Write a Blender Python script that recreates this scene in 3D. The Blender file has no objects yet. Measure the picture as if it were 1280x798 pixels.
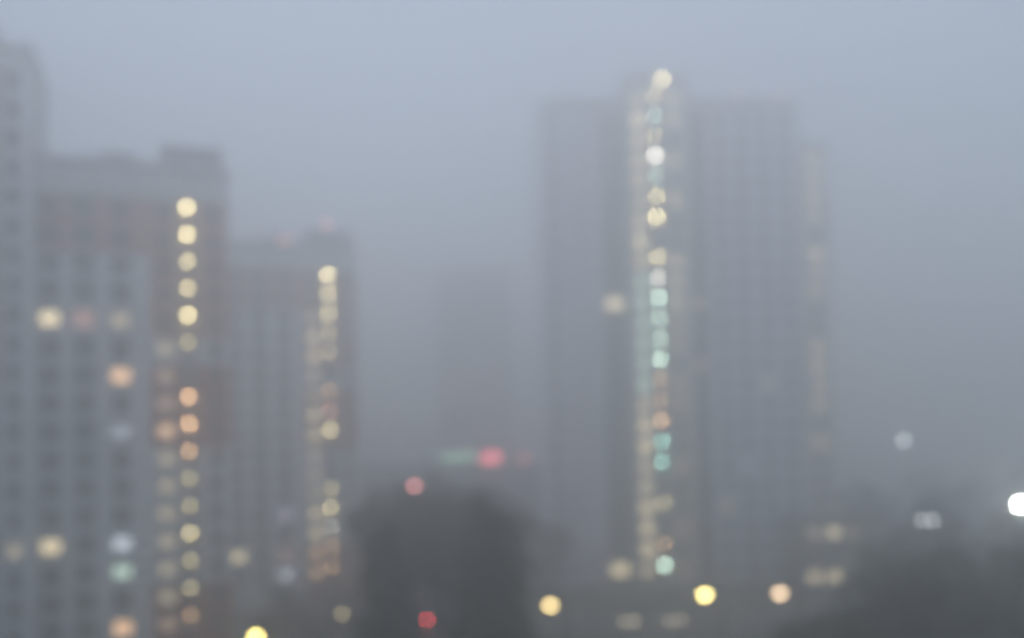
import bpy, math, random
from mathutils import Vector, Matrix, Euler
random.seed(11)
R = math.radians
scene = bpy.context.scene
C = scene.collection

# ------------------------------------------------------------------ camera
cam_data = bpy.data.cameras.new('camera')
cam = bpy.data.objects.new('camera', cam_data); C.objects.link(cam)
scene.camera = cam
EYE = Vector((0, 0, 22))
PITCH, ROLL = R(1.6), R(-1.1)
cam.matrix_world = Matrix.Translation(EYE) @ Matrix.Rotation(R(90)+PITCH, 4, 'X') @ Matrix.Rotation(ROLL, 4, 'Z')
cam_data.sensor_width = 36
cam_data.lens = 33.75                     # 1200 px on a 1280 px wide frame
FPX = 1200.0
cam_data.shift_y = 0.0995
cam_data.clip_start = 0.1
cam_data.clip_end = 6000
cam_data.dof.use_dof = True               # focused on the window pane, the city is out of focus
cam_data.dof.focus_distance = 1.0
cam_data.dof.aperture_fstop = 1.76
cam_data.dof.aperture_blades = 0

def at(px, py, y):
    """world point at depth y (metres along +Y) seen at photograph pixel px,py"""
    v = Vector(((px-640)/FPX, (399-py)/FPX + cam_data.shift_y*1280/FPX, -1))
    d = cam.matrix_world.to_3x3() @ v
    return EYE + d*(y/d.y)

# ------------------------------------------------------------------ light
SUN_EL, SUN_AZ = R(77), R(-9)             # azimuth measured from +Y towards +X
world = bpy.data.worlds.new('World'); scene.world = world
world.use_nodes = True
nt = world.node_tree
sky = nt.nodes.new('ShaderNodeTexSky')
sky.sky_type = 'NISHITA'; sky.sun_disc = False
sky.sun_elevation = SUN_EL; sky.sun_rotation = SUN_AZ
sky.air_density = 1.0; sky.dust_density = 0.8; sky.ozone_density = 1.6
bg = nt.nodes['Background']; bg.inputs['Strength'].default_value = 0.10
nt.links.new(sky.outputs[0], bg.inputs['Color'])

sun_d = bpy.data.lights.new('sun', 'SUN'); sun = bpy.data.objects.new('sun', sun_d); C.objects.link(sun)
sun_d.energy = 1.5; sun_d.angle = R(120); sun_d.color = (1.0, 0.95, 0.84)
sd = Vector((math.sin(SUN_AZ)*math.cos(SUN_EL), math.cos(SUN_AZ)*math.cos(SUN_EL), math.sin(SUN_EL)))
sun.rotation_euler = sd.to_track_quat('Z', 'Y').to_euler()
sun.location = (0, 300, 200)

vs = scene.view_settings
vs.view_transform = 'Standard'; vs.look = 'None'; vs.gamma = 1; vs.use_curve_mapping = False
vs.exposure = 0.0
cy = scene.cycles
cy.use_denoising = True
cy.denoiser = 'OPENIMAGEDENOISE'
cy.max_bounces = 12; cy.diffuse_bounces = 2; cy.glossy_bounces = 2; cy.volume_bounces = 8
cy.transparent_max_bounces = 8
cy.sample_clamp_indirect = 4

HAZE_DENSITY = 0.0118
HAZE_ANISO = 0.78
HAZE_COLOR = (0.937, 0.951, 0.961)

# ------------------------------------------------------------------ materials
MATS = {}
def wall_mat(name, rgb, var=0.14, rough=0.85, scale=0.35, streak=True, bump=0.15):
    if name in MATS: return MATS[name]
    m = bpy.data.materials.new(name); m.use_nodes = True; MATS[name] = m
    n = m.node_tree.nodes; l = m.node_tree.links
    b = n['Principled BSDF']; b.inputs['Roughness'].default_value = rough
    tc = n.new('ShaderNodeTexCoord')
    mp = n.new('ShaderNodeMapping'); l.new(tc.outputs['Object'], mp.inputs['Vector'])
    mp.inputs['Scale'].default_value = (1, 1, 0.18 if streak else 1)
    nz = n.new('ShaderNodeTexNoise'); nz.inputs['Scale'].default_value = scale
    nz.inputs['Detail'].default_value = 6; nz.inputs['Roughness'].default_value = 0.65
    l.new(mp.outputs[0], nz.inputs['Vector'])
    cr = n.new('ShaderNodeValToRGB')
    lo = tuple(max(0, c*(1-var)) for c in rgb); hi = tuple(min(1, c*(1+var)) for c in rgb)
    cr.color_ramp.elements[0].position = 0.3; cr.color_ramp.elements[0].color = (*lo, 1)
    cr.color_ramp.elements[1].position = 0.7; cr.color_ramp.elements[1].color = (*hi, 1)
    l.new(nz.outputs['Fac'], cr.inputs[0]); l.new(cr.outputs[0], b.inputs['Base Color'])
    if bump:
        n2 = n.new('ShaderNodeTexNoise'); n2.inputs['Scale'].default_value = 9; n2.inputs['Detail'].default_value = 4
        l.new(tc.outputs['Object'], n2.inputs['Vector'])
        bp = n.new('ShaderNodeBump'); bp.inputs['Strength'].default_value = bump; bp.inputs['Distance'].default_value = 0.02
        l.new(n2.outputs['Fac'], bp.inputs['Height']); l.new(bp.outputs[0], b.inputs['Normal'])
    return m
def plain(name, rgb, rough=0.5, metal=0.0):
    if name in MATS: return MATS[name]
    m = wall_mat(name, rgb, 0.08, rough, 2.0, False, 0)
    m.node_tree.nodes['Principled BSDF'].inputs['Metallic'].default_value = metal
    return m
def glow(name, rgb, strength):
    if name in MATS: return MATS[name]
    m = bpy.data.materials.new(name); m.use_nodes = True; MATS[name] = m
    b = m.node_tree.nodes['Principled BSDF']
    b.inputs['Base Color'].default_value = (0.6, 0.6, 0.6, 1); b.inputs['Roughness'].default_value = 0.4
    b.inputs['Emission Color'].default_value = (*rgb, 1); b.inputs['Emission Strength'].default_value = strength
    return m

W_PIER  = wall_mat('panel_pale_blue', (0.82, 0.84, 0.83))
W_SPAN  = wall_mat('panel_blue_grey', (0.56, 0.60, 0.62))
W_BROWN = wall_mat('panel_brown', (0.62, 0.33, 0.27))
W_BROWN2 = wall_mat('panel_dark_brown', (0.52, 0.26, 0.21))
W_RED   = wall_mat('panel_red_brown', (0.52, 0.16, 0.09))
W_RED2  = wall_mat('panel_dark_red_brown', (0.34, 0.10, 0.06))
W_ATTIC = wall_mat('attic_concrete', (0.80, 0.80, 0.78))
W_TAN   = wall_mat('panel_tan', (0.50, 0.42, 0.35))
W_LILAC = wall_mat('panel_pale_lilac', (0.84, 0.78, 0.85))
W_LILAC2 = wall_mat('panel_grey_lilac', (0.64, 0.61, 0.65))
W_COOL  = wall_mat('panel_cool_grey', (0.77, 0.79, 0.87))
W_COOL2 = wall_mat('panel_dark_cool_grey', (0.74, 0.76, 0.84))
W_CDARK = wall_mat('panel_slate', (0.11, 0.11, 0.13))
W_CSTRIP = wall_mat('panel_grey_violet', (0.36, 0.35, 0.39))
W_CGLOW = wall_mat('panel_cream_glow', (0.78, 0.72, 0.62))  # cream panels, colour brightened to carry the warm glow of the landing column
W_DARK  = wall_mat('panel_charcoal', (0.06, 0.065, 0.07))
W_DARK2 = wall_mat('panel_black_grey', (0.045, 0.048, 0.052))
W_FARB  = wall_mat('brick_far', (0.50, 0.35, 0.30))
W_FARB2 = wall_mat('brick_far_dark', (0.44, 0.30, 0.27))
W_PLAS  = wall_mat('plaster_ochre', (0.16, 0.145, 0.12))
W_RECESS = wall_mat('recess_plaster', (0.42, 0.40, 0.36))
ROOFING = wall_mat('bitumen_roof', (0.09, 0.09, 0.095), streak=False)
M_DROOM = wall_mat('lift_room_grey', (0.36, 0.37, 0.38))
M_FRAME = plain('window_frame_white', (0.55, 0.55, 0.55), 0.4)
M_GLASS = plain('dark_glass', (0.025, 0.032, 0.04), 0.08)
M_GLASSG = plain('green_glazing', (0.05, 0.15, 0.11), 0.12)
M_STEEL = plain('galvanised_steel', (0.22, 0.23, 0.24), 0.45, 0.7)
M_DSTEEL = plain('dark_steel', (0.06, 0.06, 0.065), 0.5, 0.4)

# ------------------------------------------------------------------ mesh helpers
class MB:
    def __init__(s): s.v = []; s.f = []; s.m = []; s.smooth = []
    def quad(s, a, b, c, d, m=0):
        i = len(s.v); s.v += [tuple(a), tuple(b), tuple(c), tuple(d)]; s.f.append((i, i+1, i+2, i+3)); s.m.append(m); s.smooth.append(False)
    def box(s, x0, x1, y0, y1, z0, z1, m=0):
        i = len(s.v)
        s.v += [(x0,y0,z0),(x1,y0,z0),(x1,y1,z0),(x0,y1,z0),(x0,y0,z1),(x1,y0,z1),(x1,y1,z1),(x0,y1,z1)]
        for q in ((0,3,2,1),(4,5,6,7),(0,1,5,4),(1,2,6,5),(2,3,7,6),(3,0,4,7)):
            s.f.append(tuple(i+k for k in q)); s.m.append(m); s.smooth.append(False)
    def tube(s, pts, radii, n=8, m=0, caps=True):
        base = len(s.v); pts = [Vector(p) for p in pts]
        for k, p in enumerate(pts):
            t = (pts[min(k+1, len(pts)-1)] - pts[max(k-1, 0)]).normalized()
            a = t.orthogonal().normalized() if abs(t.z) < 0.99 else Vector((1, 0, 0))
            if abs(t.z) < 0.99: a = t.cross(Vector((0, 0, 1))).normalized()
            b = t.cross(a).normalized()
            for j in range(n):
                w = 2*math.pi*j/n
                s.v.append(tuple(p + (a*math.cos(w) + b*math.sin(w))*radii[k]))
        for k in range(len(pts)-1):
            for j in range(n):
                s.f.append((base+k*n+j, base+k*n+(j+1) % n, base+(k+1)*n+(j+1) % n, base+(k+1)*n+j)); s.m.append(m); s.smooth.append(True)
        if caps:
            s.f.append(tuple(base+j for j in range(n))); s.m.append(m); s.smooth.append(False)
            s.f.append(tuple(base+(len(pts)-1)*n+j for j in reversed(range(n)))); s.m.append(m); s.smooth.append(False)
    def ball(s, c, rx, ry, rz, m=0, nu=10, nv=6):
        base = len(s.v)
        for i in range(nv+1):
            th = math.pi*i/nv
            for j in range(nu):
                ph = 2*math.pi*j/nu
                s.v.append((c[0]+rx*math.sin(th)*math.cos(ph), c[1]+ry*math.sin(th)*math.sin(ph), c[2]+rz*math.cos(th)))
        for i in range(nv):
            for j in range(nu):
                s.f.append((base+i*nu+j, base+(i+1)*nu+j, base+(i+1)*nu+(j+1) % nu, base+i*nu+(j+1) % nu)); s.m.append(m); s.smooth.append(True)
    def mesh(s, name, mats):
        me = bpy.data.meshes.new(name); me.from_pydata(s.v, [], s.f); me.update()
        for m in (mats if isinstance(mats, (list, tuple)) else [mats]): me.materials.append(m)
        me.polygons.foreach_set('material_index', s.m)
        me.polygons.foreach_set('use_smooth', s.smooth)
        return me
    def build(s, name, mats, parent=None, loc=None, rz=None):
        o = bpy.data.objects.new(name, s.mesh(name, mats)); C.objects.link(o)
        if parent: o.parent = parent
        if loc is not None: o.location = loc
        if rz is not None: o.rotation_euler = (0, 0, rz)
        return o
def inst(name, me, parent=None, loc=(0,0,0), rz=0, mat=None):
    o = bpy.data.objects.new(name, me); C.objects.link(o); o.parent = parent
    o.location = loc; o.rotation_euler = (0, 0, rz)
    if mat is not None:
        o.material_slots[0].link = 'OBJECT'; o.material_slots[0].material = mat
    return o
def tag(o, label, cat, group=None):
    o['label'] = label; o['category'] = cat
    if group: o['group'] = group
    return o
def thing(name, label, cat, loc, rz=0, group=None):
    o = bpy.data.objects.new(name, None); C.objects.link(o)
    o.location = loc; o.rotation_euler = (0, 0, rz); o.empty_display_size = 0.5
    return tag(o, label, cat, group)
def structure(o): o['kind'] = 'structure'; return o
def copy_tree(o, parent=None):
    c = o.copy(); C.objects.link(c); c.parent = parent
    for ch in list(o.children): copy_tree(ch, c)
    return c

# ------------------------------------------------------------------ ground
g = MB(); g.quad((-1500,-1500,0), (1500,-1500,0), (1500,1500,0), (-1500,1500,0))
structure(g.build('ground', wall_mat('damp_grass', (0.035, 0.045, 0.028), 0.3, 0.95, 0.25, False, 0.3)))
ASPH = wall_mat('wet_asphalt', (0.045, 0.046, 0.05), 0.2, 0.45, 0.4, False, 0.1)
PAVE = wall_mat('pavement_slabs', (0.13, 0.128, 0.125), 0.18, 0.8, 0.6, False, 0.1)
KERB = wall_mat('kerb_concrete', (0.22, 0.22, 0.215), 0.15, 0.85)
g = MB(); g.box(-160, 160, 112, 121, -0.2, 0.004)
structure(g.build('road', ASPH))
g = MB(); g.box(-23, -3, 121.3, 200, -0.2, 0.006)
structure(g.build('parking_lot', ASPH))
g = MB(); g.box(-2.6, 75, 121.3, 126.0, -0.2, 0.11)
structure(g.build('pavement', PAVE))
g = MB(); g.box(-160, -23.3, 121.3, 124.5, -0.2, 0.11)
structure(g.build('pavement', PAVE))
for x0, x1, y0, y1 in ((-2.6, 160, 121.01, 121.29), (-160, -23.3, 121.01, 121.29), (-160, 160, 111.7, 111.99), (-2.99, -2.7, 121.3, 200), (-23.29, -23.01, 121.3, 200)):
    g = MB(); g.box(x0, x1, y0, y1, -0.2, 0.13); structure(g.build('kerb', KERB))
for k in range(26):
    g = MB(); x = -75+k*6; g.box(x, x+3, 116.42, 116.55, 0.0, 0.009)
    structure(g.build('road_marking', wall_mat('road_paint', (0.55, 0.55, 0.53), 0.2, 0.7)))

# ------------------------------------------------------------------ windows
def window_mesh(w, h):
    m = MB(); t = 0.07; d = 0.06
    m.box(-w/2, w/2, -d/2, d/2, -h/2, -h/2+t); m.box(-w/2, w/2, -d/2, d/2, h/2-t, h/2)
    m.box(-w/2, -w/2+t, -d/2, d/2, -h/2+t, h/2-t); m.box(w/2-t, w/2, -d/2, d/2, -h/2+t, h/2-t)
    m.box(w*0.12, w*0.12+t, -d/2, d/2, -h/2+t, h/2-t)
    m.box(-w/2+0.005, w/2-0.005, -0.24, -d/2-0.002, -h/2-0.05, -h/2-0.01)
    return m.mesh('window', M_FRAME)
def pane_mesh(w, h):
    m = MB(); m.box(-w/2+0.02, w/2-0.02, 0.0, 0.02, -h/2+0.02, h/2-0.02); return m.mesh('pane', M_GLASS)
WIN = {}
def put_window(parent, u, depth, z, org, ang, w, h, lit=None):
    k = (round(w, 2), round(h, 2))
    if k not in WIN: WIN[k] = (window_mesh(w, h), pane_mesh(w, h))
    c, s = math.cos(ang), math.sin(ang)
    p = (org[0]+c*u-s*depth, org[1]+s*u+c*depth, z)
    o = inst('window', WIN[k][0], parent, p, ang)
    inst('pane', WIN[k][1], o, (0, 0, 0), 0, lit)
    return o

LAMP_ME = None
def lamp_mesh(mat, r=0.25):
    m = MB(); m.ball((0, 0, 0), r, r, r*0.85, 0, 10, 6)
    return m.mesh('landing_lamp', mat)

def face(parent, org, ang, W, base, H, sections, lits=None, plinth_mat=W_DARK2):
    """one facade in a local frame: u along the wall, depth into the house, z up.
    section = (u0, u1, bays, ranges); bay = (u, w, kind); range = (floor0, floor1, pier, spandrel)"""
    lits = lits or {}
    for (u0, u1, bays, ranges) in sections:
        bays = sorted(bays)
        for (f0, f1, pier, span) in ranges:
            m = MB(); zb, zt = base+f0*H, base+f1*H
            if f0 == 0: zb_p = 0.0
            else: zb_p = zb
            def q(a, b, z0, z1, mi, d=0.0):
                m.quad((a, d, z0), (b, d, z0), (b, d, z1), (a, d, z1), mi)
            cur = u0
            for (uc, w, kind) in bays:
                a, b = uc-w/2, uc+w/2
                q(cur, a, zb_p, zt, 0); cur = b
                if f0 == 0: q(a, b, 0, base, 1)
                for f in range(f0, f1):
                    z0 = base+f*H
                    s0, s1, dep = (z0+0.9, z0+2.45, 0.22) if kind == 'w' else (z0+1.05, z0+2.75, 1.5)
                    if kind == 'g': s0, s1, dep = z0+0.75, z0+2.7, 0.30
                    q(a, b, z0, s0, 1); q(a, b, s1, z0+H, 1)
                    bt = z0+0.1 if kind == 'p' else s0
                    if kind == 'p':
                        m.box(a, b, 0.002, 0.12, z0+0.1, s0, 1)
                        q(a, b, bt, s1, 2, dep)
                    m.quad((a, 0, s1), (b, 0, s1), (b, dep, s1), (a, dep, s1), 2)
                    m.quad((a, dep, bt), (b, dep, bt), (b, 0, bt), (a, 0, bt), 2)
                    m.quad((a, 0, bt), (a, 0, s1), (a, dep, s1), (a, dep, bt), 2)
                    m.quad((b, dep, bt), (b, dep, s1), (b, 0, s1), (b, 0, bt), 2)
            q(cur, u1, zb_p, zt, 0)
            # slightly proud string course at the foot of each colour band
            if f0 > 0: m.box(u0, u1, -0.06, -0.002, zb-0.09, zb+0.09, 0)
            m.build('wall', [pier, span, W_RECESS], parent, (org[0], org[1], 0), ang)
        fmax = max(r[1] for r in ranges)
        for bi, (uc, w, kind) in enumerate(bays):
            for f in range(fmax):
                z0 = base+f*H
                lit = lits.get((round(uc, 2), f))
                if kind == 'w':
                    put_window(parent, uc, 0.16, z0+1.675, org, ang, w-0.04, 1.51, lit)
                elif kind == 'g':
                    put_window(parent, uc, 0.22, z0+1.725, org, ang, w-0.04, 1.91, lit or M_GLASSG)
                elif kind == 'p' and lit:
                    c, s = math.cos(ang), math.sin(ang); d = 0.45
                    inst('landing_lamp', lit, parent, (org[0]+c*uc-s*d, org[1]+s*uc+c*d, z0+2.46), ang)

def shell(parent, W, D, base, top, wallm, skip=('front',), attic=(0, W_ATTIC), parapet=0.7, ox=0.0, oy=0.0):
    """plain faces, roof and attic of a block; front face at y=oy"""
    m = MB(); X0, X1, Y0, Y1 = ox, ox+W, oy, oy+D
    if 'right' not in skip: m.quad((X1, Y0, 0), (X1, Y1, 0), (X1, Y1, top), (X1, Y0, top))
    m.quad((X1, Y1, 0), (X0, Y1, 0), (X0, Y1, top), (X1, Y1, top))
    if 'left' not in skip: m.quad((X0, Y1, 0), (X0, Y0, 0), (X0, Y0, top), (X0, Y1, top))
    m.build('wall', wallm, parent)
    ah, am = attic
    a = MB(); e = 0.12
    if ah:
        a.box(X0-e, X1+e, Y0-e, Y1+e, top, top+ah)
        # joints between attic panels: proud ribs
        n = int(W/3.2)
        for k in range(1, n): a.box(X0+k*W/n-0.07, X0+k*W/n+0.07, Y0-e-0.05, Y0-e-0.002, top+0.1, top+ah-0.1)
        n = int(D/3.2)
        for k in range(1, n): a.box(X1+e+0.002, X1+e+0.05, Y0+k*D/n-0.07, Y0+k*D/n+0.07, top+0.1, top+ah-0.1)
        a.build('attic', am, parent)
    zt = top+ah
    r = MB(); r.box(X0-e-0.2, X1+e+0.2, Y0-e-0.2, Y1+e+0.2, zt+0.002, zt+0.25)
    ro = r.build('roof', ROOFING, parent)
    p = MB(); t = 0.2; z0, z1 = zt+0.252, zt+0.25+parapet
    p.box(X0-e, X1+e, Y0-e, Y0-e+t, z0, z1); p.box(X0-e, X1+e, Y1+e-t, Y1+e, z0, z1)
    p.box(X0-e, X0-e+t, Y0-e+t+.002, Y1+e-t-.002, z0, z1); p.box(X1+e-t, X1+e, Y0-e+t+.002, Y1+e-t-.002, z0, z1)
    p.build('parapet', am, ro)
    return ro, zt+0.252

def roof_vent(ro, x, y, z, h=1.3):
    m = MB(); m.box(x-.5, x+.5, y-.4, y+.4, z, z+h); m.box(x-.65, x+.65, y-.55, y+.55, z+h+.002, z+h+.15)
    m.build('vent_shaft', M_DROOM, ro)
def antenna(ro, x, y, z, h):
    m = MB(); m.tube([(x,y,z),(x,y,z+h)], [.05,.03], 6)
    for k in range(4): m.tube([(x-.5+.08*k,y,z+h*.55+k*.3),(x+.5-.08*k,y,z+h*.55+k*.3)], [.02,.02], 5)
    m.build('antenna', M_DSTEEL, ro)
def obstruction_light(ro, x, y, z, mat):
    m = MB(); m.tube([(x,y,z),(x,y,z+1.0)], [.05,.05], 6)
    o = m.build('light_post', M_DSTEEL, ro)
    m = MB(); m.ball((x,y,z+1.22), .3,.3,.3); m.build('red_lamp', mat, o)

# lamp and lit-room materials -------------------------------------------------
K = 1.4
def lampm(n, c, s, r=0.3): return lamp_mesh(glow('lamp_'+n, c, s*K*1.3), .25)
WARM, YEL, ORG, GRN, TEAL, WHT, PNK = (1,.80,.45), (1,.82,.42), (1,.58,.28), (.72,1,.80), (.45,1,.86), (1,.95,.82), (1,.45,.32)
def lamp_set(q):
  lampm = lambda n, c, s: lamp_mesh(glow('lamp_%s_%g' % (n, q), c, s*K*1.3*q), .25)
  return {'Yb': lampm('yellow_bright', YEL, 16), 'Ym': lampm('yellow_mid', YEL, 9), 'Yd': lampm('yellow_dim', YEL, 4.0),
       'Wb': lampm('white_bright', WHT, 16), 'Wm': lampm('white_mid', WHT, 8), 'Wd': lampm('white_dim', WHT, 4),
     'Ob': lampm('orange_bright', ORG, 12), 'Om': lampm('orange_mid', ORG, 7), 'Od': lampm('orange_dim', ORG, 3.5),
     'Gb': lampm('green_bright', GRN, 13), 'Gm': lampm('green_mid', GRN, 7), 'Gd': lampm('green_dim', GRN, 4),
     'Tm': lampm('teal_mid', TEAL, 7), 'Rd': lampm('red_dim', PNK, 4)}
L = lamp_set(1.15)
P = {'w1': glow('room_warm_dim', WARM, .5*K), 'w2': glow('room_warm', WARM, 1.5*K), 'w3': glow('room_warm_bright', WARM, 1.7*K),
     'o1': glow('room_orange_dim', ORG, .4*K), 'o2': glow('room_orange', ORG, 1.2*K), 'o3': glow('room_orange_bright', ORG, 1.7*K),
     'wc': glow('room_warm_soft', WARM, .95*K), 'ws': glow('room_warm_faint', WARM, .62*K), 'c1': glow('room_cool_dim', (.75,.82,1), .45*K), 'c2': glow('room_cool', (.80,.88,1), 1.1*K), 'g1': glow('room_green_dim', GRN, .4*K), 'g2': glow('room_green', GRN, 1.0*K),
     'v1': glow('room_violet_dim', (.85,.7,1), .5*K), 'r1': glow('room_red_dim', PNK, .4*K)}
M_REDL = glow('obstruction_red', (1,.30,.22), 5*K)

# ------------------------------------------------------------------ twin sixteen-storey houses
def twin_house(label, lits, red_lamps, passage_pt, rz):
    W, D, base, H, N = 19.25, 14.0, 3.4, 3.0, 16
    UP = 14.95                                   # the open landing column
    d = Vector((math.cos(rz), math.sin(rz), 0))
    S = 0.935                                    # 2.8 m storeys
    t = thing('apartment_house', label, 'apartment house', (passage_pt[0]-d.x*UP*S, passage_pt[1]-d.y*UP*S, 0), rz); t.scale = (S, S, S)
    left = (0, 11.1, [(1.15, 1.9, 'w'), (4.45, 2.1, 'g'), (8.05, 1.9, 'w')],
            [(0, 14, W_PIER, W_SPAN), (14, 16, W_BROWN, W_BROWN2)])
    right = (11.1, W, [(12.6, 1.5, 'w'), (14.95, 2.2, 'p'), (17.8, 1.3, 'w')],
             [(0, 2, W_RED, W_RED2), (2, 7, W_PIER, W_SPAN), (7, 10, W_RED, W_RED2), (10, 11, W_PIER, W_SPAN), (11, 16, W_BROWN, W_BROWN2)])
    face(t, (0, 0), 0, W, base, H, [left, right], lits)
    ro, z = shell(t, W, D, base, base+N*H, W_SPAN, attic=(3.2, W_ATTIC))
    m = MB(); m.box(12.4, 18.8, 2.0, 9.0, z, z+3.0); m.box(12.2, 19.0, 1.8, 9.2, z+3.002, z+3.25)
    lr = m.build('lift_room', M_DROOM, ro)
    m = MB(); m.box(6.2, 9.4, 3, 6, z, z+2.0); m.box(6.0, 9.6, 2.8, 6.2, z+2.002, z+2.2); m.build('stair_hatch', M_DROOM, ro)
    for x in (2.5, 5, 10.8): roof_vent(ro, x, 4.5, z)
    antenna(ro, 4.0, 7, z, 4.5); antenna(ro, 9.0, 8.5, z, 3.5)
    # canopy and doors at the foot of the landing column
    m = MB(); m.box(13.2, 16.8, -2.2, -0.01, 2.55, 2.75); m.tube([(13.4,-2,0),(13.4,-2,2.55)],[.06,.06],6); m.tube([(16.6,-2,0),(16.6,-2,2.55)],[.06,.06],6)
    m.build('entrance_canopy', M_STEEL, t)
    m = MB(); m.box(14.2, 15.8, -0.06, -0.004, 0.02, 1.86); dr = m.build('door', M_DSTEEL, t)
    m = MB(); m.box(14.9, 14.95, -0.13, -0.062, 0.8, 1.15); m.build('handle', M_STEEL, dr)
    for (x, y) in red_lamps: obstruction_light(ro, x, y, z+(3.25 if 12.2 < x < 19 and 1.8 < y < 9.2 else 0), M_REDL)
    return t
RZ = R(20)
la = {}
for f, k in zip(range(15, -1, -1), ['Yb','Yb','Ym','Ym','Yb','Yd',None,'Ob','Ob','Om','Yd','Yd','Ym','Yd','Yd','Od']):
    if k: la[(14.95, f)] = L[k]
for f in range(0, 11): la[(12.6, f)] = P['w1']
la[(12.6, 8)] = P['o1']; la[(12.6, 7)] = P['o2']; la[(12.6, 9)] = P['o1']; la[(12.6, 0)] = P['o1']
la.update({(1.15, 11): P['w3'], (1.15, 3): P['w2'], (4.45, 11): P['r1'], (8.05, 11): P['w1'], (8.05, 9): P['o3'], (8.05, 7): P['c1'],
           (8.05, 3): P['c2'], (8.05, 2): P['g2'], (8.05, 0): P['o3']})
pA = at(235, 399, 98.5)
twin_house('pale blue and brown apartment house with bright yellow landing lamps, beside the tall brown tower', la, [], (pA.x, pA.y), RZ)
lb = {}; L = lamp_set(2.4)
for f, k in zip(range(15, -1, -1), ['Yb','Ym','Ym','Yd','Yd',None,'Od','Rd','Ym',None,None,'Yd','Ym','Wd','Od','Od']):
    if k: lb[(14.95, f)] = L[k]
for f in (0, 1, 2, 3): lb[(12.6, f)] = P['o2'] if f < 2 else P['w2']
for f in (12, 11, 8, 7): lb[(12.6, f)] = P['w2']
for f in range(14):
    lb.setdefault((12.6, f), P['ws'])
lb.update({(1.15, 1): P['w3'], (8.05, 3): P['v1'], (8.05, 1): P['r1'], (8.05, 0): P['c2']})
pB = at(412, 450, 138)
twin_house('misty blue and brown apartment house with two red lamps on its roof', lb, [(8.5, 1.0), (15.2, 3.0)], (pB.x, pB.y), RZ)

# ------------------------------------------------------------------ tall house at the left edge
def edge_tower():
    W, D, base, H, N = 16.0, 14.0, 3.4, 3.0, 20
    S = 0.935; c = at(42, 300, 91.3)
    d = Vector((math.cos(RZ), math.sin(RZ), 0))
    t = thing('apartment_tower', 'tall brown and grey apartment tower, taller than the house adjoining it', 'apartment tower', (c.x-d.x*W*S, c.y-d.y*W*S, 0), RZ); t.scale = (S, S, S)
    s1 = (0, 13.2, [(2.0, 1.5, 'w'), (5.2, 1.5, 'w'), (8.4, 1.9, 'g'), (11.6, 1.5, 'w')], [(0, 9, W_SPAN, W_BROWN2), (9, 20, W_TAN, W_BROWN)])
    s2 = (13.2, W, [(14.1, 1.3, 'w')], [(0, 20, W_PIER, W_SPAN)])
    face(t, (0, 0), 0, W, base, H, [s1, s2], {(11.6, 10): P['o1'], (14.1, 3): P['w1']})
    ro, z = shell(t, W, D, base, base+N*H, W_SPAN, attic=(1.6, W_ATTIC))
    m = MB(); m.box(5, 12.2, 2, 9, z, z+3.2); m.box(4.8, 12.4, 1.8, 9.2, z+3.202, z+3.45); m.build('lift_room', M_DROOM, ro)
    for x in (2.5, 14): roof_vent(ro, x, 5, z)
    return t
edge_tower()

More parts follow.
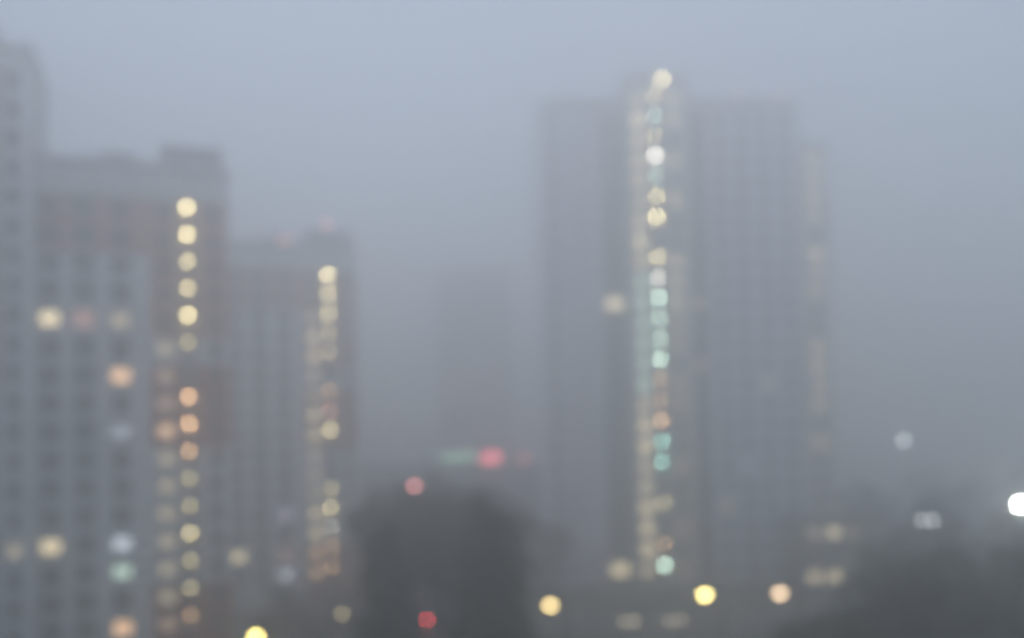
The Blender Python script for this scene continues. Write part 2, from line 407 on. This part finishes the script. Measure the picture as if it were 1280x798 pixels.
# ------------------------------------------------------------------ big corner tower
L = lamp_set(2.8)
def corner_tower():
    base, H = 0.7, 3.0
    k = at(685, 399, 150); S = 1.07              # 3.2 m storeys
    t = thing('apartment_tower', 'huge pale lilac tower with a lit landing column on its projecting core', 'apartment tower', (k.x, k.y, 0), R(3)); t.scale = (S, S, S)
    rnd = random.Random(5)
    lf = {}
    col = ['Yd','Gd','Yd','Wb','Gd','Ym','Yb',None,'Ym','Wm','Gb','Gm','Gm','Gb','Od','Od','Om','Tm','Tm',None,'Yd',None,'Od','Gb']
    for f, kk in zip(range(23, -1, -1), col):
        if kk: lf[(16.3, f)] = L[kk]
    for f in range(24):
        lf[(13.8, f)] = P[rnd.choice(['wc', 'wc', 'ws', 'w2', 'wc'])]
        if rnd.random() < .5: lf[(19.0, f)] = P['wc'] if f > 12 else P['o1']
        if 9 <= f <= 14: lf[(13.8, f)] = P['g2']
    lf.update({(13.8, 16): P['w2'], (13.8, 1): P['w2'], (13.8, 2): P['w2'], (9.9, 13): P['w2'], (9.9, 0): P['w3'],
               (22.6, 13): P['o1'], (22.6, 10): P['r1'], (29.3, 5): P['c1'], (26.0, 3): P['w1']})
    s1 = (0, 8.1, [(0.85, 1.0, 'w')], [(0, 23, W_LILAC, W_LILAC2)])
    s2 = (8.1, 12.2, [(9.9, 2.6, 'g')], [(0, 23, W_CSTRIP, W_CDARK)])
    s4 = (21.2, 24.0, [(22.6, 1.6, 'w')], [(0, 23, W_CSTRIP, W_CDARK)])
    s5 = (24.0, 37.9, [(26.0+3.3*i, 1.3, 'w') for i in range(4)], [(0, 23, W_COOL, W_COOL2)])
    lf.update({(round(26.0+3.3*2, 2), 9): P['w1']})
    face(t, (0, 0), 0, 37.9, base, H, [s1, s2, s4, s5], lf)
    ro, z = shell(t, 37.9, 18, base, base+23*H, W_LILAC, attic=(1.5, W_LILAC2), parapet=.5)
    # projecting core
    s3 = (0, 9.0, [(1.6, 1.9, 'g'), (4.1, 2.2, 'p'), (6.8, 1.5, 'w')], [(0, 24, W_CGLOW, W_CGLOW)])
    lc = {(round(a-12.2, 2), f): v for (a, f), v in lf.items()}
    face(t, (12.2, -1.2), 0, 9.0, base, H, [s3], lc)
    rc, zc = shell(t, 9.0, 11, base, base+24*H, W_CGLOW, attic=(2.0, W_LILAC2), parapet=.4, ox=12.2, oy=-1.2)
    m = MB(); m.tube([(17.3,-1.33,zc-.9),(17.3,-1.75,zc-.8)], [.05,.05], 6); br = m.build('roof_lamp_bracket', M_DSTEEL, rc)
    m = MB(); m.ball((17.3,-2.1,zc-.8), .36,.36,.32); m.build('roof_lamp', glow('roof_lamp_glow', YEL, 20*K), br)
    # set-back wing
    lw = {(3.0, f): L['Yd'] for f in range(22) if f not in (15, 9, 3)}
    for f in range(22):
        if f not in (13, 17) and rnd.random() < (.85 if f > 7 else .4): lw[(5.8, f)] = P[rnd.choice(['ws', 'w1', 'wc'])]
    face(t, (37.92, 9), 0, 8.0, base, H, [(0, 8.0, [(3.0, 2.2, 'p'), (5.8, 2.0, 'g')], [(0, 22, W_CGLOW, W_LILAC2)])], lw)
    rw_, zw = shell(t, 8.0, 12, base, base+22*H, W_LILAC2, skip=('front', 'left'), attic=(.8, W_LILAC2), parapet=.4, ox=37.92, oy=9)
    m = MB(); m.box(26, 34, 5, 12, z, z+2.2); m.build('lift_room', M_DROOM, ro)
    for x in (3, 7, 24.5, 36): roof_vent(ro, x, 6, z, .9)
    antenna(rc, 15, 6, zc, 2.2)
    dim = glow('obstruction_dim', (1,.35,.30), 2.2*K); obstruction_light(ro, 29.2, .6, z, dim); obstruction_light(ro, 35.4, .6, z, dim)
    m = MB(); m.box(14, 17.6, -3.8, -1.21, 2.3, 2.5); m.tube([(14.2,-3.6,0),(14.2,-3.6,2.3)],[.06,.06],6); m.tube([(17.4,-3.6,0),(17.4,-3.6,2.3)],[.06,.06],6); m.build('entrance_canopy', M_STEEL, t)
    return t
corner_tower()

# ------------------------------------------------------------------ far tower
def far_tower():
    W, D, base, H, N = 20.5, 16, 1.0, 3.0, 23
    c = at(545, 399, 262)
    t = thing('apartment_tower', 'faint brownish tower almost lost in the fog behind the dark mall', 'apartment tower', (c.x, 262, 0), 0)
    face(t, (0, 0), 0, W, base, H, [(0, W, [(2.2+4*i, 1.8, 'w') for i in range(5)], [(0, 23, W_FARB, W_FARB2)])], {})
    ro, z = shell(t, W, D, base, base+N*H, W_FARB, attic=(0, W_FARB))
    m = MB(); m.box(7, 14, 4, 11, z, z+1.6); m.build('lift_room', M_DROOM, ro)
    return t
# far_tower is built after the haze height is known

# ------------------------------------------------------------------ dark mall with the roof sign
def mall():
    y = 205; t = thing('shopping_mall', 'wide dark shopping mall under the glowing red and green signs', 'mall', (-50, y, 0), 0)
    W, D = 82, 30
    face(t, (0, 0), 0, W, 0.6, 4.1, [(0, W, [(4+6*i, 4.2, 'w') for i in range(13)], [(0, 4, W_DARK, W_DARK2)])], {})
    ro, z = shell(t, W, D, 0.6, 0.6+4*4.1, W_DARK, attic=(0.8, W_DARK2))
    return t
mall_o = mall()
def sign_panel(name, px0, px1, py0, py1, y, mat, label, cat):
    a = at((px0+px1)/2, (py0+py1)/2, y); w = (px1-px0)/FPX*y; h = (py1-py0)/FPX*y
    zroof = 18.2
    t = thing(name, label, cat, (a.x, y, zroof), 0)
    zc = a.z-zroof
    m = MB(); m.box(-w/2, w/2, 0.02, 0.4, zc-h/2, zc+h/2); cs = m.build('case', M_DSTEEL, t)
    m = MB(); m.box(-w/2+.08, w/2-.08, -0.03, 0.018, zc-h/2+.08, zc+h/2-.08); m.build('lit_face', mat, cs)
    for s in (-.35, .35):
        m = MB(); m.tube([(w*s, .2, 0.02), (w*s, .2, max(zc-h/2, .1))], [.07, .07], 6)
        m.tube([(w*s, 1.6, 0.02), (w*s, .45, max(zc, .4))], [.05, .05], 6); m.build('post', M_DSTEEL, t)
    return t
sign_panel('illuminated_sign', 550, 594, 565, 577, 206, glow('sign_green', (.45,.95,.62), 1.3*K), 'long pale green lit sign on the dark mall roof', 'sign')
t = sign_panel('illuminated_sign', 601, 626, 565, 581, 206, glow('sign_red', (1,.16,.20), 4.5*K), 'bright red lit sign with a white strip on the mall roof', 'sign')
sign_panel('illuminated_sign', 650, 660, 569, 577, 206, glow('sign_small_red', (1,.20,.22), 3.0*K), 'small red lit sign on the dark mall roof', 'sign')
a = at(615, 587, 206)
m = MB(); m.box(-1.3, 1.3, -0.2, -0.04, a.z-18.2-.35, a.z-18.2+.35); m.build('white_strip', glow('sign_white', (1,.97,.93), 8*K), t)

# ------------------------------------------------------------------ low house on the right
def low_house():
    c = at(1003, 700, 141)
    t = thing('low_house', 'low three-storey plastered house with lit ground floor shop windows', 'house', (c.x, 141, 0), R(4))
    lits = {(1.9, 0): P['w2'], (4.9, 0): P['w2'], (4.9, 2): P['w2'], (7.9, 2): P['w1'], (1.9, 2): P['w1']}
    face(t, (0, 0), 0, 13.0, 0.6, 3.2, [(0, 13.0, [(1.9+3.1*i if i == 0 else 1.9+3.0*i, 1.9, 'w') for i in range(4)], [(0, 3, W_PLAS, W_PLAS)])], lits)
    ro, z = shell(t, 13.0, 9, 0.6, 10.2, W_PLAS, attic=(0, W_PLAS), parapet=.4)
    roof_vent(ro, 4, 4, z); roof_vent(ro, 9.5, 4, z)
low_house()

# ------------------------------------------------------------------ lamps
def street_lamp(p, hpole, mat, label, heads=1, group=None, r=.3, arm=1.2):
    """p: world position of the glowing head"""
    side = 1 if p.x < 0 else -1
    t = thing('street_lamp', label, 'street lamp', (p.x-side*arm, p.y, 0), 0, group)
    h = p.z
    m = MB(); m.tube([(0,0,0),(0,0,.6),(0,0,h-.4),(0,0,h+.15)], [.14,.11,.08,.06], 8); m.build('pole', M_STEEL, t)
    m = MB(); m.tube([(0,0,0),(0,0,.5)], [.2,.17], 8); m.build('base', M_DSTEEL, t)
    for k in range(heads):
        s = side if k == 0 else -side
        m = MB(); m.tube([(0,0,h-.1),(s*arm*.4,0,h+.25),(s*arm,0,h+.3)], [.05,.045,.04], 6); ar = m.build('arm', M_STEEL, t)
        m = MB(); m.box(s*arm-.45, s*arm+.45, -.2, .2, h+.2, h+.34); hd = m.build('lamp_head', M_DSTEEL, ar)
        m = MB(); m.ball((s*arm,0,h+.02), r,r,r*.75); m.build('bulb', mat, hd)
    return t
GL = lambda n, c, s: glow('street_'+n, c, s*K)
street_lamp(at(320, 796, 70), 0, GL('yellow', (1,.77,.22), 24), 'yellow street lamp at the foot of the pale blue house')
street_lamp(at(881, 744, 68), 0, GL('yellow2', (1,.78,.26), 18), 'bright yellow street lamp before the foot of the pale tower')
street_lamp(at(688, 757, 66), 0, GL('amber', (1,.74,.30), 9), 'amber street lamp by the shaded end of the pale tower')
street_lamp(at(975, 742, 60), 0, GL('orange_dim', (1,.70,.42), 6), 'dim orange street lamp near the low plastered house')
street_lamp(at(428, 768, 96), 0, GL('dim_yellow', (1,.80,.45), 3.5), 'dim yellowish street lamp in front of the misty blue house')
street_lamp(at(1153, 651, 80), 0, GL('cool', (.92,.96,1), 2.6), 'two-headed white street lamp among the dark trees', 2, None, .26, .42)
street_lamp(at(1130, 551, 190), 0, GL('cool_high', (.90,.97,1), 18), 'very tall pale white mast lamp high over the trees', 1, None, .5, .8)
street_lamp(at(518, 608, 64), 0, GL('pink', (1,.36,.34), 3.2), 'pinkish red lamp on a tall post before the poplars', 1, None, .26, .5)

def floodlight(p):
    t = thing('floodlight_mast', 'dazzling white floodlight on a mast', 'floodlight', (p.x, p.y+.5, 0), 0)
    h = p.z
    m = MB(); m.tube([(0,0,0),(0,0,h*.5),(0,0,h+.3)], [.22,.16,.1], 10); m.build('pole', M_STEEL, t)
    m = MB(); m.box(-.7, .7, -.12, .12, h-.08, h+.08); m.build('crossbar', M_DSTEEL, t)
    m = MB(); m.box(-.5, .5, -.4, -.125, h-.35, h+.35); hd = m.build('lamp_head', M_DSTEEL, t)
    m = MB(); m.box(-.2, .2, -.45, -.402, h-.2, h+.2); m.build('lens', glow('flood_white', (.93,1,.90), 180*K), hd)
floodlight(at(1276, 631, 72))

# ------------------------------------------------------------------ cars
TYRE = plain('tyre_rubber', (.02,.02,.02), .8); RIM = plain('alloy', (.4,.4,.4), .3, .8)
def car(x, y, rz, rgb, label, head=None, tail=None):
    t = thing('parked_car' if not (head or tail) else 'car', label, 'car', (x, y, .01), rz)
    paint = plain('car_paint_%d_%d' % (round(x), round(y)), rgb, .25, .3)
    prof = [(-2.2,.32),(-2.22,.62),(-2.1,.86),(-1.2,.95),(1.55,.95),(2.12,.85),(2.2,.55),(2.12,.3)]
    b = MB(); n = len(prof); hw = [.82,.86,.84,.83,.83,.84,.86,.82]
    for s in (-1, 1):
        for k, (px_, pz) in enumerate(prof): b.v.append((px_, s*hw[k], pz))
    for k in range(n):
        j = (k+1) % n; b.f.append((k, n+k, n+j, j)); b.m.append(0); b.smooth.append(False)
    b.f.append(tuple(range(n))); b.m.append(0); b.smooth.append(False)
    b.f.append(tuple(reversed(range(n, 2*n)))); b.m.append(0); b.smooth.append(False)
    body = b.build('body', paint, t)
    bv = body.modifiers.new('bevel', 'BEVEL'); bv.width = .07; bv.segments = 2
    # cabin: roof over raked glass; front is -x
    low = [(-1.15,.76,.952),(1.75,.76,.952)]; top = [(-.45,.6,1.42),(1.1,.6,1.42)]
    c = MB()
    v = lambda p, s: (p[0], s*p[1], p[2])
    c.box(-.5, 1.15, -.62, .62, 1.41, 1.46)
    for px_, tx in ((-1.15,-.45),(.35,.35),(1.75,1.1)):
        for s in (-1, 1): c.tube([(px_,s*.75,.955),(tx,s*.6,1.42)], [.04,.04], 5)
    c.build('roof', paint, body)
    gl = MB(); gl.quad(v(low[0],-1), v(low[0],1), v(top[0],1), v(top[0],-1)); gl.build('windscreen', M_GLASS, t)
    gl = MB(); gl.quad(v(low[1],1), v(low[1],-1), v(top[1],-1), v(top[1],1)); gl.build('rear_window', M_GLASS, t)
    for s in (-1, 1):
        gl = MB(); gl.quad(v(low[0],s), v(low[1],s), v(top[1],s), v(top[0],s)); gl.build('side_window', M_GLASS, t)
        for wx in (-1.38, 1.32):
            w = MB(); w.tube([(wx,s*.70,.31),(wx,s*.89,.31)], [.31,.31], 14); wo = w.build('wheel', TYRE, t)
            w = MB(); w.tube([(wx,s*.85,.31),(wx,s*.9,.31)], [.2,.19], 10); w.build('rim', RIM, wo)
        hl = MB(); hl.box(-2.245, -2.16, s*.68-.17, s*.68+.17, .6, .76); hl.build('headlight', head or plain('lens_clear', (.5,.5,.5), .15), t)
        tl = MB(); tl.box(2.15, 2.225, s*.66-.18, s*.66+.18, .62, .8); tl.build('tail_light', tail or plain('lens_red', (.25,.02,.02), .2), t)
    return t
HEADL = glow('headlight_glow', (1,.85,.60), 10*K); TAIL = glow('tail_glow', (1,.06,.06), 40*K)
p = at(530, 778, 123); car(p.x, p.y, R(-90), (.10,.10,.11), 'dark car with glowing red tail lights on the parking lot', None, TAIL)
p = at(566, 775, 127); car(p.x, p.y, R(90), (.42,.45,.50), 'silver blue car beside the car with red tail lights')
p = at(468, 792, 118); car(p.x, p.y, R(4), (.32,.38,.46), 'pale blue car on the road below the misty house')
p = at(795, 778, 119); car(p.x, p.y, R(62), (.30,.26,.2), 'beige car with warm headlights on before the pale tower', HEADL)
p = at(846, 771, 119); car(p.x, p.y, R(75), (.12,.12,.12), 'dark grey car with its headlights on near the pale tower', HEADL)
p = at(1103, 744, 142); car(p.x, p.y, R(-85), (.09,.03,.03), 'dark red car with tail lights on beside the low house', None, glow('tail_glow_dim', (1,.06,.06), 10*K))

# ------------------------------------------------------------------ trees
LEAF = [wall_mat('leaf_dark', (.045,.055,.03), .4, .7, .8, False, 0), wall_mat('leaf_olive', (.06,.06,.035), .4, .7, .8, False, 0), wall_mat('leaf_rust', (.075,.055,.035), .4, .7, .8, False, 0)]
BARK = wall_mat('bark', (.07,.06,.05), .3, .9, 3)
def tree_meshes(seed, h, rw, leaf, start=.25):
    rnd = random.Random(seed)
    tr = MB(); lean = rnd.uniform(-.3, .3)
    tr.tube([(0,0,0),(lean*.3,0,h*.25),(lean,.1,h*.6),(lean*1.2,.1,h*.9)], [h*.022,h*.017,h*.010,h*.003], 8)
    clumps = []
    for k in range(13):
        a = k*2.4+rnd.uniform(-.4,.4); z0 = h*rnd.uniform(start, .7); rr = rw*rnd.uniform(.45,.9)*(1-.45*max(0, z0/h-.45))
        e = (lean+math.cos(a)*rr, math.sin(a)*rr, z0+h*rnd.uniform(.1,.24))
        mid = (lean*.7+math.cos(a)*rr*.5, math.sin(a)*rr*.5, z0+h*.05)
        tr.tube([(lean*z0/h,0,z0), mid, e], [h*.008,h*.005,h*.002], 6)
        clumps.append((e, rw*rnd.uniform(.28,.46))); clumps.append((mid, rw*rnd.uniform(.2,.32)))
    for k in range(5): clumps.append(((lean+rnd.uniform(-.3,.3)*rw, rnd.uniform(-.3,.3)*rw, h*rnd.uniform(.75,.93)), rw*rnd.uniform(.22,.38)))
    cr = MB()
    for (c, r) in clumps:
        for i in range(int(150*(r/(rw*.35))**2)):
            d = Vector((rnd.gauss(0,1), rnd.gauss(0,1), rnd.gauss(0,1))).normalized()*r*rnd.uniform(.35,1)**.6
            q = Vector(c)+Vector((d.x, d.y, d.z*.8))
            n = Vector((rnd.gauss(0,1), rnd.gauss(0,1), rnd.gauss(0,1)+.6)).normalized(); u = n.orthogonal().normalized(); w = n.cross(u)
            s = rnd.uniform(.10,.2)
            cr.quad(q-u*s, q-w*s*.6, q+u*s, q+w*s*.6)
    return tr.mesh('trunk', BARK), cr.mesh('crown', leaf)
def poplar_meshes(seed, h, rw, leaf):
    rnd = random.Random(seed)
    tr = MB(); tr.tube([(0,0,0),(.05,0,h*.3),(0,.1,h*.7),(0,.1,h*.97)], [.26,.2,.11,.03], 8)
    cr = MB()
    for k in range(46):
        a = k*2.4+rnd.uniform(-.4,.4); f = (k+.5)/46; z0 = h*(.12+.80*f); rr = rw*(math.sin(math.pi*min(1, .18+.80*f))**.6)*rnd.uniform(.35,.85)
        e = (math.cos(a)*rr, math.sin(a)*rr, z0+rr*1.1)
        tr.tube([(0,.05,z0), (e[0]*.6, e[1]*.6, z0+rr*.4), e], [.05,.035,.015], 5)
        r_ = rw*rnd.uniform(.3,.5)
        for i in range(75):
            d = Vector((rnd.gauss(0,1), rnd.gauss(0,1), rnd.gauss(0,1))).normalized()*r_*rnd.uniform(.3,1)**.6
            q = Vector(e)+Vector((d.x, d.y, d.z*1.3))
            n = Vector((rnd.gauss(0,1), rnd.gauss(0,1), rnd.gauss(0,1)+.4)).normalized(); u = n.orthogonal().normalized(); w = n.cross(u)
            sz = rnd.uniform(.10,.2)
            cr.quad(q-u*sz, q-w*sz*.6, q+u*sz, q+w*sz*.6)
    return tr.mesh('trunk', BARK), cr.mesh('crown', leaf)
KINDS = [tree_meshes(3, 11, 3.6, LEAF[0]), tree_meshes(8, 13, 3.2, LEAF[1]), tree_meshes(21, 9, 3.4, LEAF[2]), tree_meshes(33, 12.5, 4.0, LEAF[0]), poplar_meshes(5, 17.5, 1.7, LEAF[0]), poplar_meshes(9, 16.5, 1.9, LEAF[1]), tree_meshes(41, 19.5, 3.9, LEAF[0], .56)]
KN = ['dark green broad tree', 'tall olive green tree', 'small russet leaved tree', 'tall dark green tree', 'narrow dark green poplar', 'narrow olive green poplar', 'tall bare-trunked dark tree']
def tree(x, y, kind, s, where, group):
    t = thing('tree', KN[kind]+' '+where, 'tree', (x, y, -.02), random.uniform(0, 6.28), group)
    t.scale = (s, s, s*random.uniform(.92, 1.08))
    inst('trunk', KINDS[kind][0], t); inst('crown', KINDS[kind][1], t)
def scatter(n, box, where, group, smin, smax, kinds=(0,1,2), avoid=None, dmin=4.0):
    pts = []; tries = 0
    while len(pts) < n and tries < 4000:
        tries += 1
        y = random.uniform(box[2], box[3]); px = random.uniform(box[0], box[1]); x = (px-640)/FPX*y
        if any((x-a)**2+(y-b)**2 < dmin**2 for a, b in pts): continue
        if avoid and avoid(x, y): continue
        pts.append((x, y)); tree(x, y, random.choice(kinds), random.uniform(smin, smax), where, group)
road = lambda x, y: 109 < y < 128 or (-25 < x < -1 and y > 109)
scatter(10, (440, 690, 129, 196), 'between the misty house and the pale tower', 'trees before the dark mall', .8, 1.15, avoid=lambda x, y: (-23.5 < x < -2) or y < 129)
MID = 'in the clump between the misty house and the pale tower'
scatter(4, (474, 487, 54, 66), MID, 'poplars of the middle clump', .98, 1.12, (4, 5), dmin=1.6)
scatter(9, (592, 630, 52, 70), MID, 'poplars of the middle clump', .9, 1.1, (4, 5), dmin=1.6)
for px, y, sc, k in ((468, 47, .78, 5), (578, 46, .82, 4), (604, 48, .86, 5), (632, 47, .8, 4)):
    tree((px-640)/FPX*y, y, k, sc, 'standing low before the middle clump', 'young poplars before the middle clump')
for px, y, sc in ((489, 76, .93), (504, 80, .98), (522, 75, .95), (538, 79, 1.0), (556, 74, .96), (572, 78, .99), (590, 73, .93), (606, 80, .98), (548, 83, 1.0), (514, 84, 1.0)):
    tree((px-640)/FPX*y, y, 6, sc, 'standing among the poplars', 'bare-trunked trees among the poplars')
for px, y, sc in ((470, 100, .97), (492, 106, 1.0), (516, 99, .93), (540, 107, 1.02), (566, 101, .98), (588, 105, 1.0), (612, 100, .95), (632, 107, .98)):
    tree((px-640)/FPX*y, y, 6, sc, 'rising behind the poplars', 'bare-trunked trees behind the poplars')
scatter(13, (1110, 1340, 46, 66), 'in the dark grove by the floodlight', 'trees of the dark grove', 1.0, 1.35, (3, 1, 0), dmin=4.2)
scatter(9, (1085, 1310, 78, 104), 'in the middle of the dark grove', 'trees in the middle of the dark grove', 1.1, 1.4, (3, 1), dmin=4)
scatter(14, (1075, 1310, 129, 230), 'in the dark grove beyond the low house', 'far trees of the dark grove', 1.1, 1.5, dmin=5)
scatter(4, (1060, 1110, 48, 58), 'on the lawn before the pale tower', 'trees on the lawn before the pale tower', 1.1, 1.25, (0,), dmin=1.8)
scatter(6, (900, 1040, 46, 54), 'on the lawn below the dim orange lamp', 'trees on the lawn below the dim orange lamp', 1.0, 1.08, (0,), dmin=2.2)
scatter(6, (1100, 1300, 44, 58), 'on the lawn below the floodlight', 'trees on the lawn below the floodlight', 1.0, 1.3, (0, 1), dmin=2.6)
scatter(5, (300, 440, 92, 108), 'in front of the misty blue house', 'trees before the misty house', .55, .7, (0, 2))
scatter(5, (600, 860, 44, 54), 'beside the amber street lamp', 'small trees beside the amber lamp', .82, .98, (0, 2), dmin=3)

far_tower()

# ------------------------------------------------------------------ haze
hz = MB(); hz.box(-1520, 1520, -1520, 1520, -1.0, 86.5)
hm = bpy.data.materials.new('fog'); hm.use_nodes = True
n = hm.node_tree.nodes; n.clear()
out = n.new('ShaderNodeOutputMaterial'); pv = n.new('ShaderNodeVolumePrincipled')
pv.inputs['Color'].default_value = (*HAZE_COLOR, 1); pv.inputs['Density'].default_value = HAZE_DENSITY
pv.inputs['Anisotropy'].default_value = HAZE_ANISO
hm.node_tree.links.new(pv.outputs[0], out.inputs['Volume'])
ho = hz.build('haze', hm); ho['kind'] = 'stuff'
